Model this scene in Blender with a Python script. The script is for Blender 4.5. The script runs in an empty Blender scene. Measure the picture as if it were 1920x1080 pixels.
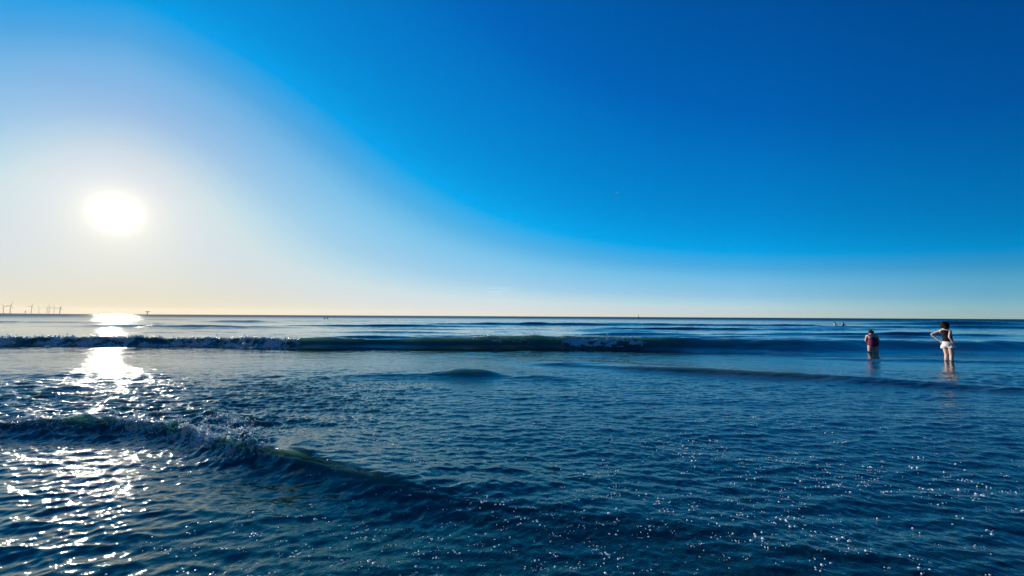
import bpy, bmesh, math, random
import numpy as np
from mathutils import Vector, Matrix

R = math.radians
scene = bpy.context.scene
COL = scene.collection
rng = np.random.default_rng(7)
random.seed(5)

# ------------------------------------------------------------------ camera
F = 746.7                      # focal length in pixels of a 1920-wide frame
CAM_H = 1.4
PITCH = math.atan(53 / F)
ROLL = R(0.313)
cam = bpy.data.cameras.new("camera")
cam.sensor_width = 36.0
cam.lens = F * 36.0 / 1920.0
cam.clip_start = 0.05
cam.clip_end = 80000.0
cam_ob = bpy.data.objects.new("camera", cam)
COL.objects.link(cam_ob)
cam_ob.matrix_world = (Matrix.Translation((0, 0, CAM_H)) @
                       Matrix.Rotation(R(90) + PITCH, 4, 'X') @ Matrix.Rotation(ROLL, 4, 'Z'))
scene.camera = cam_ob

# direction of the sun as seen in the photograph
SUN_EL, SUN_AZ = R(10.22), R(-45.29)          # azimuth from +Y towards +X
SUN = Vector((math.sin(SUN_AZ) * math.cos(SUN_EL), math.cos(SUN_AZ) * math.cos(SUN_EL), math.sin(SUN_EL)))

# ------------------------------------------------------------------ world
world = bpy.data.worlds.new("World")
scene.world = world
world.use_nodes = True
wn, wl = world.node_tree.nodes, world.node_tree.links
wn.clear()


def nmath(nodes, links, op, a, b=None, clamp=False):
    n = nodes.new('ShaderNodeMath')
    n.operation = op
    n.use_clamp = clamp
    for i, v in enumerate((a, b)):
        if v is None:
            continue
        if isinstance(v, (int, float)):
            n.inputs[i].default_value = v
        else:
            links.new(v, n.inputs[i])
    return n.outputs[0]


def vmath(nodes, links, op, a, b=None, scale=None):
    n = nodes.new('ShaderNodeVectorMath')
    n.operation = op
    for i, v in enumerate((a, b)):
        if v is None:
            continue
        if isinstance(v, (tuple, list, Vector)):
            n.inputs[i].default_value = tuple(v)
        else:
            links.new(v, n.inputs[i])
    if scale is not None:
        if isinstance(scale, (int, float)):
            n.inputs['Scale'].default_value = scale
        else:
            links.new(scale, n.inputs['Scale'])
    return n.outputs['Value'] if op in ('DOT_PRODUCT', 'LENGTH') else n.outputs['Vector']


def ramp(nodes, links, fac, stops, interp='LINEAR'):
    n = nodes.new('ShaderNodeValToRGB')
    n.color_ramp.interpolation = interp
    el = n.color_ramp.elements
    el[0].position, el[0].color = stops[0][0], (*stops[0][1], 1)
    el[1].position, el[1].color = stops[-1][0], (*stops[-1][1], 1)
    for p, c in stops[1:-1]:
        e = el.new(p)
        e.color = (*c, 1)
    links.new(fac, n.inputs[0])
    return n.outputs[0]


def build_world():
    M = lambda op, a, b=None, clamp=False: nmath(wn, wl, op, a, b, clamp)
    out = wn.new('ShaderNodeOutputWorld')
    bg = wn.new('ShaderNodeBackground')
    bg.inputs['Strength'].default_value = 0.1
    tc = wn.new('ShaderNodeTexCoord')
    d = vmath(wn, wl, 'NORMALIZE', tc.outputs['Generated'])
    sep = wn.new('ShaderNodeSeparateXYZ')
    wl.new(d, sep.inputs[0])
    z = M('MAXIMUM', sep.outputs[2], 0.0)
    e = M('MULTIPLY', M('ARCSINE', z), 57.29578)                       # elevation, degrees
    cosg = vmath(wn, wl, 'DOT_PRODUCT', d, tuple(SUN))
    g = M('MULTIPLY', M('ARCCOSINE', M('MINIMUM', cosg, 1.0)), 57.29578)   # angle from the sun
    # the air column (elevation) times the scattering angle orders the clear sky's colours
    # the haze thins a little faster on the landward side of the sun
    side = vmath(wn, wl, 'DOT_PRODUCT', d, (math.sin(SUN_AZ - R(90)), math.cos(SUN_AZ - R(90)), 0.0))
    G = M('MULTIPLY', M('MULTIPLY', e, g), M('ADD', 1.0, M('MULTIPLY', M('MAXIMUM', side, 0.0), 1.5)))
    u = M('DIVIDE', M('POWER', G, 0.5), 64.0, True)
    sq = lambda G_: math.sqrt(G_) / 64.0
    stops = [(0.0, (.80, .72, .62)), (sq(16), (.76, .745, .66)), (sq(55), (.69, .735, .75)),
             (sq(100), (.62, .74, .765)), (sq(150), (.475, .69, .79)), (sq(200), (.365, .62, .80)), (sq(270), (.28, .585, .81)), (sq(350), (.205, .55, .81)),
             (sq(460), (.085, .445, .78)), (sq(610), (.000, .39, .83)), (sq(780), (.0, .31, .73)),
             (sq(1000), (.0, .25, .65)), (sq(1800), (.0, .128, .49)), (sq(2600), (.0, .088, .37)),
             (1.0, (.0, .055, .25))]
    col = ramp(wn, wl, u, stops)
    br = ramp(wn, wl, M('DIVIDE', g, 180.0, True),
              [(0.0, (1, 1, 1)), (.25, (1, 1.0, 1)), (.42, (.78, .90, .93)), (.53, (.43, .66, .70)), (1.0, (.4, .58, .62))])
    col = vmath(wn, wl, 'MULTIPLY', col, br)
    # warm strip of thick air along the horizon under the sun
    wm_ = M('MULTIPLY', M('EXPONENT', M('MULTIPLY', M('DIVIDE', e, 2.6), -1.0)), M('EXPONENT', M('MULTIPLY', M('POWER', M('DIVIDE', g, 20.0), 2.0), -1.0)))
    tint = vmath(wn, wl, 'SUBTRACT', (1, 1, 1), vmath(wn, wl, 'SCALE', (.07, .27, .56), scale=wm_))
    col = vmath(wn, wl, 'MULTIPLY', col, tint)
    up = M('MULTIPLY', M('DIVIDE', M('SUBTRACT', e, 12.0), 10.0, True), M('EXPONENT', M('MULTIPLY', M('POWER', M('DIVIDE', g, 28.0), 2.0), -1.0)))
    col = vmath(wn, wl, 'MULTIPLY', col, vmath(wn, wl, 'SUBTRACT', (1, 1, 1), vmath(wn, wl, 'SCALE', (.14, .23, .08), scale=up)))
    # aureole of the low sun
    core = M('EXPONENT', M('MULTIPLY', M('POWER', M('DIVIDE', g, 0.92), 1.5), -1.0))
    halo = M('EXPONENT', M('MULTIPLY', M('DIVIDE', g, 2.6), -1.0))
    glow = vmath(wn, wl, 'SCALE', (1.0, .98, .95), scale=M('MULTIPLY', core, 2.5))
    glow2 = vmath(wn, wl, 'SCALE', (1.0, .95, .82), scale=M('MULTIPLY', halo, 0.42))
    col = vmath(wn, wl, 'ADD', vmath(wn, wl, 'ADD', col, glow), glow2)
    # thin wisp of cloud low over the sea
    nz = wn.new('ShaderNodeTexNoise')
    nz.inputs['Scale'].default_value = 1.0
    nz.inputs['Detail'].default_value = 6
    wl.new(vmath(wn, wl, 'MULTIPLY', d, (22, 22, 190)), nz.inputs['Vector'])
    band = M('EXPONENT', M('MULTIPLY', M('POWER', M('DIVIDE', M('SUBTRACT', e, 3.6), 0.55), 2.0), -1.0))
    lx = M('EXPONENT', M('MULTIPLY', M('POWER', M('DIVIDE', M('ADD', sep.outputs[0], 0.035), 0.05), 2.0), -1.0))
    wisp = M('MULTIPLY', M('MULTIPLY', M('MULTIPLY', M('SUBTRACT', nz.outputs[0], .47, True), 1.3), band), lx)
    col = vmath(wn, wl, 'ADD', col, vmath(wn, wl, 'SCALE', (.5, .35, .3), scale=wisp))
    # daylight model underneath, graded to the deep blue of this evening
    sky = wn.new('ShaderNodeTexSky')
    sky.sky_type = 'NISHITA'
    sky.sun_disc = False
    sky.sun_elevation = SUN_EL
    sky.sun_rotation = SUN_AZ
    sky.air_density = 1.0
    sky.dust_density = 0.6
    sky.ozone_density = 2.0
    nis = vmath(wn, wl, 'MULTIPLY', sky.outputs[0], (0.0, 0.010, 0.03))
    total = vmath(wn, wl, 'ADD', vmath(wn, wl, 'SCALE', col, scale=10.0), nis)
    wl.new(total, bg.inputs['Color'])
    wl.new(bg.outputs[0], out.inputs['Surface'])


build_world()

# ------------------------------------------------------------------ sun
sl = bpy.data.lights.new("sun", 'SUN')
sl.energy = 5.0
sl.angle = R(0.5)
sl.color = (1.0, 0.90, 0.76)
sun_ob = bpy.data.objects.new("sun", sl)
COL.objects.link(sun_ob)
sun_ob.rotation_euler = SUN.to_track_quat('Z', 'Y').to_euler()
sun_ob.location = (0, 0, 50)

scene.view_settings.view_transform = 'Standard'
scene.view_settings.look = 'None'
scene.view_settings.exposure = 0.0
scene.view_settings.gamma = 1.0
scene.view_settings.use_curve_mapping = False
scene.render.engine = 'CYCLES'
scene.cycles.use_denoising = True
scene.cycles.max_bounces = 6
scene.cycles.sample_clamp_indirect = 4.0
scene.cycles.sample_clamp_direct = 600.0


# ------------------------------------------------------------------ helpers
def ray(px, py):
    """world direction seen at a pixel of the 1920x1080 photograph"""
    x, y = px - 960.0, 540.0 - py
    c, s = math.cos(ROLL), math.sin(ROLL)
    x, y = x * c - y * s, x * s + y * c
    c, s = math.cos(PITCH), math.sin(PITCH)
    return Vector((x, F * c - y * s, F * s + y * c)).normalized()


def on_sea(px, py):
    d = ray(px, py)
    t = -CAM_H / d.z
    return Vector((d.x * t, d.y * t, 0))


def at_depth(px, depth):
    """point of the water plane seen in column px at distance depth along +Y"""
    return Vector(((px - 960.0) / F * depth, depth, 0))


def link(name, me, parent=None):
    o = bpy.data.objects.new(name, me)
    COL.objects.link(o)
    if parent:
        o.parent = parent
    return o


def empty(name, loc, rz=0.0):
    o = link(name, None)
    o.location = loc
    o.rotation_euler = (0, 0, rz)
    o.empty_display_size = 0.1
    return o


def tag(o, label=None, cat=None, group=None, kind=None):
    for k, v in (('label', label), ('category', cat), ('group', group), ('kind', kind)):
        if v:
            o[k] = v
    return o


def mesh_from(name, verts, faces, mat, smooth=True):
    me = bpy.data.meshes.new(name)
    me.from_pydata([tuple(v) for v in verts], [], faces)
    me.materials.append(mat)
    if smooth:
        me.polygons.foreach_set('use_smooth', [True] * len(me.polygons))
    me.update()
    return me


def np_mesh(name, V, Q, mat, k=4):
    me = bpy.data.meshes.new(name)
    me.vertices.add(len(V))
    me.vertices.foreach_set('co', np.ascontiguousarray(V, dtype=np.float32).ravel())
    nf = len(Q)
    me.loops.add(nf * k)
    me.loops.foreach_set('vertex_index', np.ascontiguousarray(Q, dtype=np.int32).ravel())
    me.polygons.add(nf)
    me.polygons.foreach_set('loop_start', np.arange(0, nf * k, k, dtype=np.int32))
    me.polygons.foreach_set('use_smooth', np.ones(nf, dtype=bool))
    me.materials.append(mat)
    me.update(calc_edges=True)
    return me


def material(name, base, rough=0.6, **kw):
    m = bpy.data.materials.new(name)
    m.use_nodes = True
    b = m.node_tree.nodes['Principled BSDF']
    b.inputs['Base Color'].default_value = (*base, 1)
    b.inputs['Roughness'].default_value = rough
    for k, v in kw.items():
        b.inputs[k].default_value = v
    return m


def mottled(name, c1, c2, scale, rough=0.6, bump=0.0, lo=.4, hi=.6):
    m = material(name, c1, rough)
    n, l = m.node_tree.nodes, m.node_tree.links
    b = n['Principled BSDF']
    tc = n.new('ShaderNodeTexCoord')
    nz = n.new('ShaderNodeTexNoise')
    nz.inputs['Scale'].default_value = scale
    nz.inputs['Detail'].default_value = 4
    l.new(tc.outputs['Object'], nz.inputs['Vector'])
    l.new(ramp(n, l, nz.outputs[0], [(lo, c1), (hi, c2)]), b.inputs['Base Color'])
    if bump:
        bp = n.new('ShaderNodeBump')
        bp.inputs['Strength'].default_value = bump
        bp.inputs['Distance'].default_value = 0.02
        l.new(nz.outputs[0], bp.inputs['Height'])
        l.new(bp.outputs[0], b.inputs['Normal'])
    return m


# ------------------------------------------------------------------ the sea surface
def hash2(ix, iy, seed):
    h = (ix.astype(np.int64) * 374761393 + iy.astype(np.int64) * 668265263 + seed * 1442695041) & 0x7fffffff
    h = ((h ^ (h >> 13)) * 1274126177) & 0x7fffffff
    h = (h ^ (h >> 16)) & 0xffff
    return (h / 65535.0).astype(np.float32)


def vnoise(x, y, seed=0):
    ix, iy = np.floor(x), np.floor(y)
    fx, fy = (x - ix).astype(np.float32), (y - iy).astype(np.float32)
    fx = fx * fx * fx * (fx * (fx * 6 - 15) + 10)
    fy = fy * fy * fy * (fy * (fy * 6 - 15) + 10)
    a, b = hash2(ix, iy, seed), hash2(ix + 1, iy, seed)
    c, d = hash2(ix, iy + 1, seed), hash2(ix + 1, iy + 1, seed)
    return (a + (b - a) * fx) * (1 - fy) + (c + (d - c) * fx) * fy


def fbm(x, y, seed=0, octs=4, gain=.5):
    s, a, t = 0.0, 1.0, 0.0
    c, sn = math.cos(.6), math.sin(.6)
    for o in range(octs):
        s = s + a * vnoise(x, y, seed + o * 17)
        t += a
        a *= gain
        x, y = (x * c - y * sn) * 2.03, (x * sn + y * c) * 2.03
    return s / t


def smooth(a, b, x):
    t = np.clip((x - a) / (b - a), 0, 1)
    return t * t * (3 - 2 * t)


interp = np.interp


def profile(s, wf, wb):
    return np.where(s < 0, np.exp(-(np.abs(s) / wf) ** 2.0), np.exp(-(np.abs(s) / wb) ** 1.4))


# far breaker: crest line and height along x
def far_crest(x):
    return 18.5 + 0.25 * np.sin(x * .35 + 1) + .18 * np.sin(x * .83) + np.where(x > 8, (x - 8) * .02, 0)


FAR_X = [-60, -40, -30, -23, -15, -10.4, -9.2, -8.2, -7.3, -6.3, -5.2, -4, -2, 3, 6.8, 9, 12, 16, 22, 30, 45, 70]
FAR_H = [.0, .2, .30, .33, .33, .34, .42, .48, .44, .34, .36, .48, .53, .55, .53, .47, .44, .42, .40, .36, .3, 0]

NEAR_X = [-9, -7.5, -6.6, -5.4, -4.4, -3.9, -3.5, -3.0, -2.55, -1.95, -1.27, -.49, .16, .9, 2, 3.2]
NEAR_Y = [5.5, 5.3, 5.2, 5.1, 5.0, 4.93, 4.75, 4.42, 4.15, 3.87, 3.62, 3.30, 3.05, 2.85, 2.62, 2.45]
NEAR_H = [.0, .10, .13, .12, .19, .21, .15, .16, .20, .215, .155, .10, .065, .045, .022, .0]

RIDGES = [  # x0, y0, half length, height, front width, back width, slope of the crest line
    (-.98, 9.55, .80, .17, .34, .8, .02),
    (-2.6, 9.5, 1.2, .085, .32, .8, .10),
    (.55, 9.2, .9, .055, .28, .7, -.16),
    (5.0, 10.2, 3.3, .095, .32, 1.1, -.36),
    (9.5, 8.3, 2.6, .05, .3, 1.0, -.30),
    (2.0, 11.8, 1.4, .04, .3, .9, -.1),
    (13.5, 13.4, 3.6, .06, .35, 1.1, -.12),
    (-8.6, 24.5, 3.2, .17, .5, 1.6, 0),
    (-3.0, 26.0, 3.6, .15, .5, 1.5, 0),
    (9, 24.5, 6, .16, .5, 1.6, .0),
    (19, 24, 5, .16, .6, 1.8, -.02),
    (10, 31, 5, .16, .6, 1.8, 0),
    (30, 33, 12, .24, .7, 2.2, 0),
    (27, 46, 13, .20, .8, 2.6, 0),
    (-38, 44, 14, .24, .8, 2.4, 0),
    (-12, 52, 10, .22, .8, 2.4, 0),
    (2, 66, 17, .40, 1.2, 3.2, 0),
    (34, 68, 22, .34, 1.2, 3.2, 0),
    (-52, 76, 8, .30, 1.2, 3.0, 0),
    (70, 60, 24, .34, 1.2, 3.2, 0),
    (-72, 62, 18, .30, 1.1, 3.0, 0),
]
_r = random.Random(11)
for _ in range(46):
    y0 = 85 * (14 ** _r.random())
    x0, hl_, H_ = _r.uniform(-1.2, 1.2) * y0, y0 * _r.uniform(.10, .35), _r.uniform(.22, .45)
    if y0 < 175 and abs(x0 / y0 + .47) < 1.3 * hl_ / y0 + .04:
        H_ = .08
    RIDGES.append((x0, y0, hl_, H_, 1.0 + y0 * .012, 3 + y0 * .02, _r.uniform(-.02, .02)))
for _ in range(26):
    y0 = _r.uniform(21, 60)
    RIDGES.append((_r.uniform(-1.2, 1.2) * y0, y0, y0 * _r.uniform(.08, .2), _r.uniform(.05, .12),
                   .5, 1.6, _r.uniform(-.04, .04)))


def wave_field(x, y, r, cell):
    """returns displacement dx, dy, dz and foam density at flat positions x, y"""
    n = x.size
    dx = np.zeros(n, np.float32)
    dy = np.zeros(n, np.float32)
    dz = np.zeros(n, np.float32)
    # wind patches
    patch = fbm(x * .16, y * .22, 3, 3)
    streak = fbm(x * .5 + 3, y * 1.1, 9, 2)
    amp = .55 + .95 * smooth(.3, .7, patch) * (.6 + .8 * streak)
    rough_left = smooth(-1.0, -3.0, x) * smooth(4.2, 5.0, y) * smooth(10.5, 6.5, y)
    amp = amp * (1 + .55 * rough_left) * (1 - .22 * smooth(4.9, 4.5, y) * smooth(-.5, -2.0, x))
    calm = smooth(9.2, 11.5, y) * smooth(80, 40, y) * .5
    amp = amp * (1 - calm)
    amp = amp * (1 - .35 * smooth(3.2, 2.0, np.hypot(x - .3, y * .9)))
    # ripples
    wr = np.random.default_rng(21)
    NW = 170
    lam = np.exp(wr.uniform(math.log(.055), math.log(4.5), NW))
    order = np.argsort(lam)
    lam = lam[order]
    for i in range(NW):
        L = lam[i]
        if wr.random() < .2:
            th = wr.uniform(0, 2 * math.pi)
        else:
            th = -math.pi / 2 + wr.normal(0, .34 if L > .14 else .55) + (.15 if L > .5 else 0)
        k = 2 * math.pi / L
        slope_sd = (.0135 + (.011 if .065 < L < .22 else .003 if L < .45 else 0)) * (1.0 if L < .35 else (.35 / L) ** .75)
        A = slope_sd * 1.414 / k * wr.uniform(.6, 1.4)
        w = smooth(2.0, 4.0, L / cell)
        idx = np.nonzero(w > 0)[0]
        if not len(idx):
            continue
        xi, yi = x[idx], y[idx]
        # bend the wave trains a little so that crests are short and irregular
        wx = .35 * L * np.sin(.9 * yi / L + 1.3 * i)
        wy = .35 * L * np.sin(.8 * xi / L + 2.1 * i)
        ph = k * ((xi + wx) * math.cos(th) + (yi + wy) * math.sin(th)) + wr.uniform(0, 6.28)
        a = (A * w[idx] * amp[idx]).astype(np.float32)
        sn, cs = np.sin(ph).astype(np.float32), np.cos(ph).astype(np.float32)
        dz[idx] += a * sn
        dx[idx] += a * cs * .8 * math.cos(th)
        dy[idx] += a * cs * .8 * math.sin(th)
    foam = np.zeros(n, np.float32)
    glow_tint = np.zeros(n, np.float32)  # mask for the backlit wave glow painted into the water's body colour

    # ---- ridges and swell
    for (x0, y0, hl, H, wf, wb, sl_) in RIDGES:
        m = np.nonzero((np.abs(y - y0) < wb * 4 + abs(sl_) * hl * 1.6 + .02 * y0) & (np.abs(x - x0) < hl * 2.2))[0]
        if not len(m):
            continue
        xi, yi = x[m], y[m]
        yc = y0 + sl_ * (xi - x0) + .06 * wb * np.sin(xi * 2.1 / wb + x0) + .25 * wb * (vnoise(xi * .7 / wb, yi * 0 + x0, 4) - .5)
        Hx = H * np.exp(-(np.abs(xi - x0) / hl) ** 3) * (.75 + .5 * vnoise(xi * .9 / wb, yi * 0 + 7, 8))
        p = profile(yi - yc, wf, wb)
        dz[m] += Hx * p - .10 * Hx * np.exp(-((yi - yc + 2.4 * wf) / wf) ** 2)
        dy[m] -= .9 * Hx * p * p * .6
        if y0 < 12 and H > .07:
            glow_tint[m] = np.maximum(glow_tint[m], p * smooth(.04, .13, Hx))

    # ---- far breaker
    m = np.nonzero((y > 12) & (y < 26) & (np.abs(x) < 70))[0]
    if len(m):
        xi, yi = x[m], y[m]
        H = .93 * interp(xi, FAR_X, FAR_H)
        H = H * (.93 + .14 * vnoise(xi * 1.1, xi * 0, 31))
        wf = interp(xi, [-30, -10, -8, 7, 11, 20], [.55, .55, .62, .66, 1.0, 1.1])
        s = yi - far_crest(xi) - .25 * (vnoise(xi * .8, xi * 0 + 2, 33) - .5)
        p = profile(s, wf, 2.2)
        dz[m] += H * p - .12 * H * np.exp(-((s + 2.3 * wf) / (wf * 1.2)) ** 2)
        dy[m] -= .95 * H * p ** 3 * smooth(9, 5, xi)
        # broken white water on the left and where the lip has fallen
        left = smooth(-8.9, -10.0, xi)
        glow_tint[m] = np.maximum(glow_tint[m], smooth(.12, .75, p) * smooth(.4, -.1, s) * smooth(.25, .45, H) * (1 - .7 * left) * (.75 + .5 * fbm(xi * .8, yi * 2, 66, 3)))
        lip = smooth(2.1, 3.3, xi) * smooth(6.6, 4.9, xi)
        zone = np.exp(-((s + .35) / .55) ** 2)
        turb = fbm(xi * 3.2, yi * 3.2, 41, 4, .6) - .5
        fine = fbm(xi * 8, yi * 8, 43, 3, .6) - .5
        crest = np.exp(-((s - .05) / .5) ** 2)
        dz[m] += left * (zone * .9 + crest * .5) * (.24 * turb + .10 * fine)
        dy[m] += left * zone * .3 * fine
        low = np.exp(-((s + .50) / np.where(s + .5 > 0, .10, .30)) ** 2) * lip
        dz[m] += low * (.07 + .10 * turb)
        dy[m] -= low * .18
        foam[m] = np.maximum(foam[m], left * np.clip(zone * 1.25, 0, 1) * smooth(.42, .70, fbm(xi * 2.6, yi * 2.6, 51, 4, .6) + .05))
        foam[m] = np.maximum(foam[m], np.clip(low * 1.2, 0, 1) * smooth(.36, .62, fbm(xi * 4, yi * 11, 53, 4, .6)) * (.7 + .3 * smooth(3.4, 2.9, xi)))
        veil = smooth(-2.2, -1.2, xi) * smooth(3.6, 2.6, xi) * np.exp(-((s + .38) / .26) ** 2) * smooth(.48, .70, fbm(xi * 1.6, yi * 7, 57, 4, .6))
        foam[m] = np.maximum(foam[m], .75 * veil)
        # ripples on the open face
        dz[m] += (1 - left) * p * .035 * (fbm(xi * 1.8, yi * 4, 61, 3) - .5)

    # ---- near breaker
    m = np.nonzero((y > 1.5) & (y < 8.5) & (x > -9) & (x < 3.3))[0]
    if len(m):
        xi, yi = x[m], y[m]
        H = .90 * interp(xi, NEAR_X, NEAR_H) * (.92 + .2 * vnoise(xi * 2.6, xi * 0, 71))
        yc = interp(xi, NEAR_X, NEAR_Y) + .06 * np.sin(xi * 2.3) + .05 * (vnoise(xi * 2.1, xi * 0, 72) - .5)
        s = (yi - yc) * .93
        wf = interp(xi, [-6, -2, -.5, 1, 3], [.26, .27, .30, .34, .4])
        p = profile(s, wf, interp(xi, [-6, -2, 1], [.55, .6, .5]))
        dz[m] += H * p - .10 * H * np.exp(-((s + 2.3 * wf) / wf) ** 2)
        dy[m] -= 1.1 * H * p ** 3
        dx[m] -= .3 * H * p ** 3
        roll = smooth(-2.0, -2.7, xi) * (.45 + .55 * smooth(-5.0, -4.2, xi)) * (1 - .55 * np.exp(-((xi + 4.15) / .22) ** 2))
        zone = np.exp(-((s + .12) / .26) ** 2)
        back = np.exp(-((s - .28) / .34) ** 2)
        turb = fbm(xi * 9, yi * 9, 81, 4, .6) - .5
        big = fbm(xi * 3.6, yi * 3.6, 83, 2) - .5
        dz[m] += roll * (zone * (.12 * turb + .08 * big) + back * (.050 * turb + .02 * big))
        dy[m] += roll * zone * .08 * turb
        fo = roll * np.clip(zone + .5 * back, 0, 1) * smooth(.50, .70, fbm(xi * 7, yi * 7, 91, 4, .6) + .05 * zone)
        foam[m] = np.maximum(foam[m], fo * .75)
        glow_tint[m] = np.maximum(glow_tint[m], (.34 - .20 * roll) * smooth(.15, .8, p) * smooth(.10, -.08, s) * smooth(.05, .14, H) * (.7 + .6 * fbm(xi * 3, yi * 5, 96, 3)))
        # the smooth shoulder catches small ripples
        dz[m] += (1 - roll) * p * H * .10 * (fbm(xi * 6, yi * 9, 95, 3) - .5)
    # rings round the legs of the two near bathers
    for (bx, by, A_) in LEGS:
        m = np.nonzero((np.abs(x - bx) < 1.6) & (np.abs(y - by) < 1.6))[0]
        if len(m):
            dd = np.hypot(x[m] - bx, y[m] - by)
            dz[m] += (A_ * np.sin(2 * math.pi * dd / .27) * np.exp(-(dd / .55) ** 2)).astype(np.float32)
    # paler tint painted into the water round and between the two breakers, brightening it
    glow_tint += (.30 * smooth(3.4, 7.5, y) * smooth(60, 20, y) * (.6 + .8 * fbm(x * .35, y * .5, 77, 3))).astype(np.float32)
    return dx, dy, dz, foam, np.clip(glow_tint, 0, 1)


LEGS = []
for _px, _py, _a in ((1774.5, 677.6, .008), (1781.5, 677.6, .008), (1633.5, 660.3, .010), (1641.5, 660.3, .010)):
    _p = on_sea(_px, _py)
    LEGS.append((_p.x, _p.y, _a))


def build_sea():
    th_in = np.arange(-R(64), R(64), .0016)
    a, step, outer = R(64), .0016, []
    while a < math.pi:
        step *= 1.08
        step = min(step, .05)
        a += step
        outer.append(min(a, math.pi))
    outer = np.array(outer)
    th = np.concatenate([-outer[::-1], th_in, outer])
    rs = [.05]
    while rs[-1] < 12000:
        r = rs[-1]
        if r < 1.5:
            st = .04
        elif r < 110:
            st = .0034 * r
        else:
            st = min(.0034 + (r - 110) / 8000.0, .05) * r
        rs.append(r + st)
    rs = np.array(rs)
    drr = np.gradient(rs)
    Rg, Tg = np.meshgrid(rs, th, indexing='ij')
    X = (Rg * np.sin(Tg)).astype(np.float32).ravel()
    Y = (Rg * np.cos(Tg)).astype(np.float32).ravel()
    dth = np.gradient(th)
    cell = np.maximum(drr[:, None] * np.ones_like(dth)[None, :], rs[:, None] * dth[None, :]).astype(np.float32).ravel()
    dx, dy, dz, foam, glow_tint = wave_field(X, Y, Rg.ravel().astype(np.float32), cell)
    V = np.stack([X + dx, Y + dy, dz], 1)
    nr, nt = len(rs), len(th)
    i = np.arange(nr - 1)[:, None] * nt + np.arange(nt - 1)[None, :]
    Q = np.stack([i, i + nt, i + nt + 1, i + 1], -1).reshape(-1, 4)
    me = np_mesh("sea", V, Q[:, ::-1], sea_material())
    at = me.attributes.new("foam", 'FLOAT', 'POINT')
    at.data.foreach_set('value', foam)
    at = me.attributes.new("glow_tint", 'FLOAT', 'POINT')
    at.data.foreach_set('value', glow_tint.astype(np.float32))
    # how stirred up the surface is: rough behind and before the near breaker on the left
    pn = fbm(X * .9, Y * .9, 131, 3)
    chop = .17 + .75 * smooth(-.6, -2.6, X) * smooth(3.6, 5.4, Y + .35 * X + 2) * smooth(9.8, 8.2, Y) * smooth(.30, .62, pn)
    chop = chop * (1 - .58 * smooth(9.8, 11.5, Y) * smooth(90, 50, Y))
    chop = chop * (1 - .55 * smooth(4.9, 4.5, Y) * smooth(-.5, -2.0, X))
    at = me.attributes.new("chop", 'FLOAT', 'POINT')
    at.data.foreach_set('value', chop.astype(np.float32))
    o = link("sea", me)
    tag(o, "blue sea with ripples and two breaking waves reaching to the horizon", kind='structure')
    return V, foam, X, Y


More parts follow.
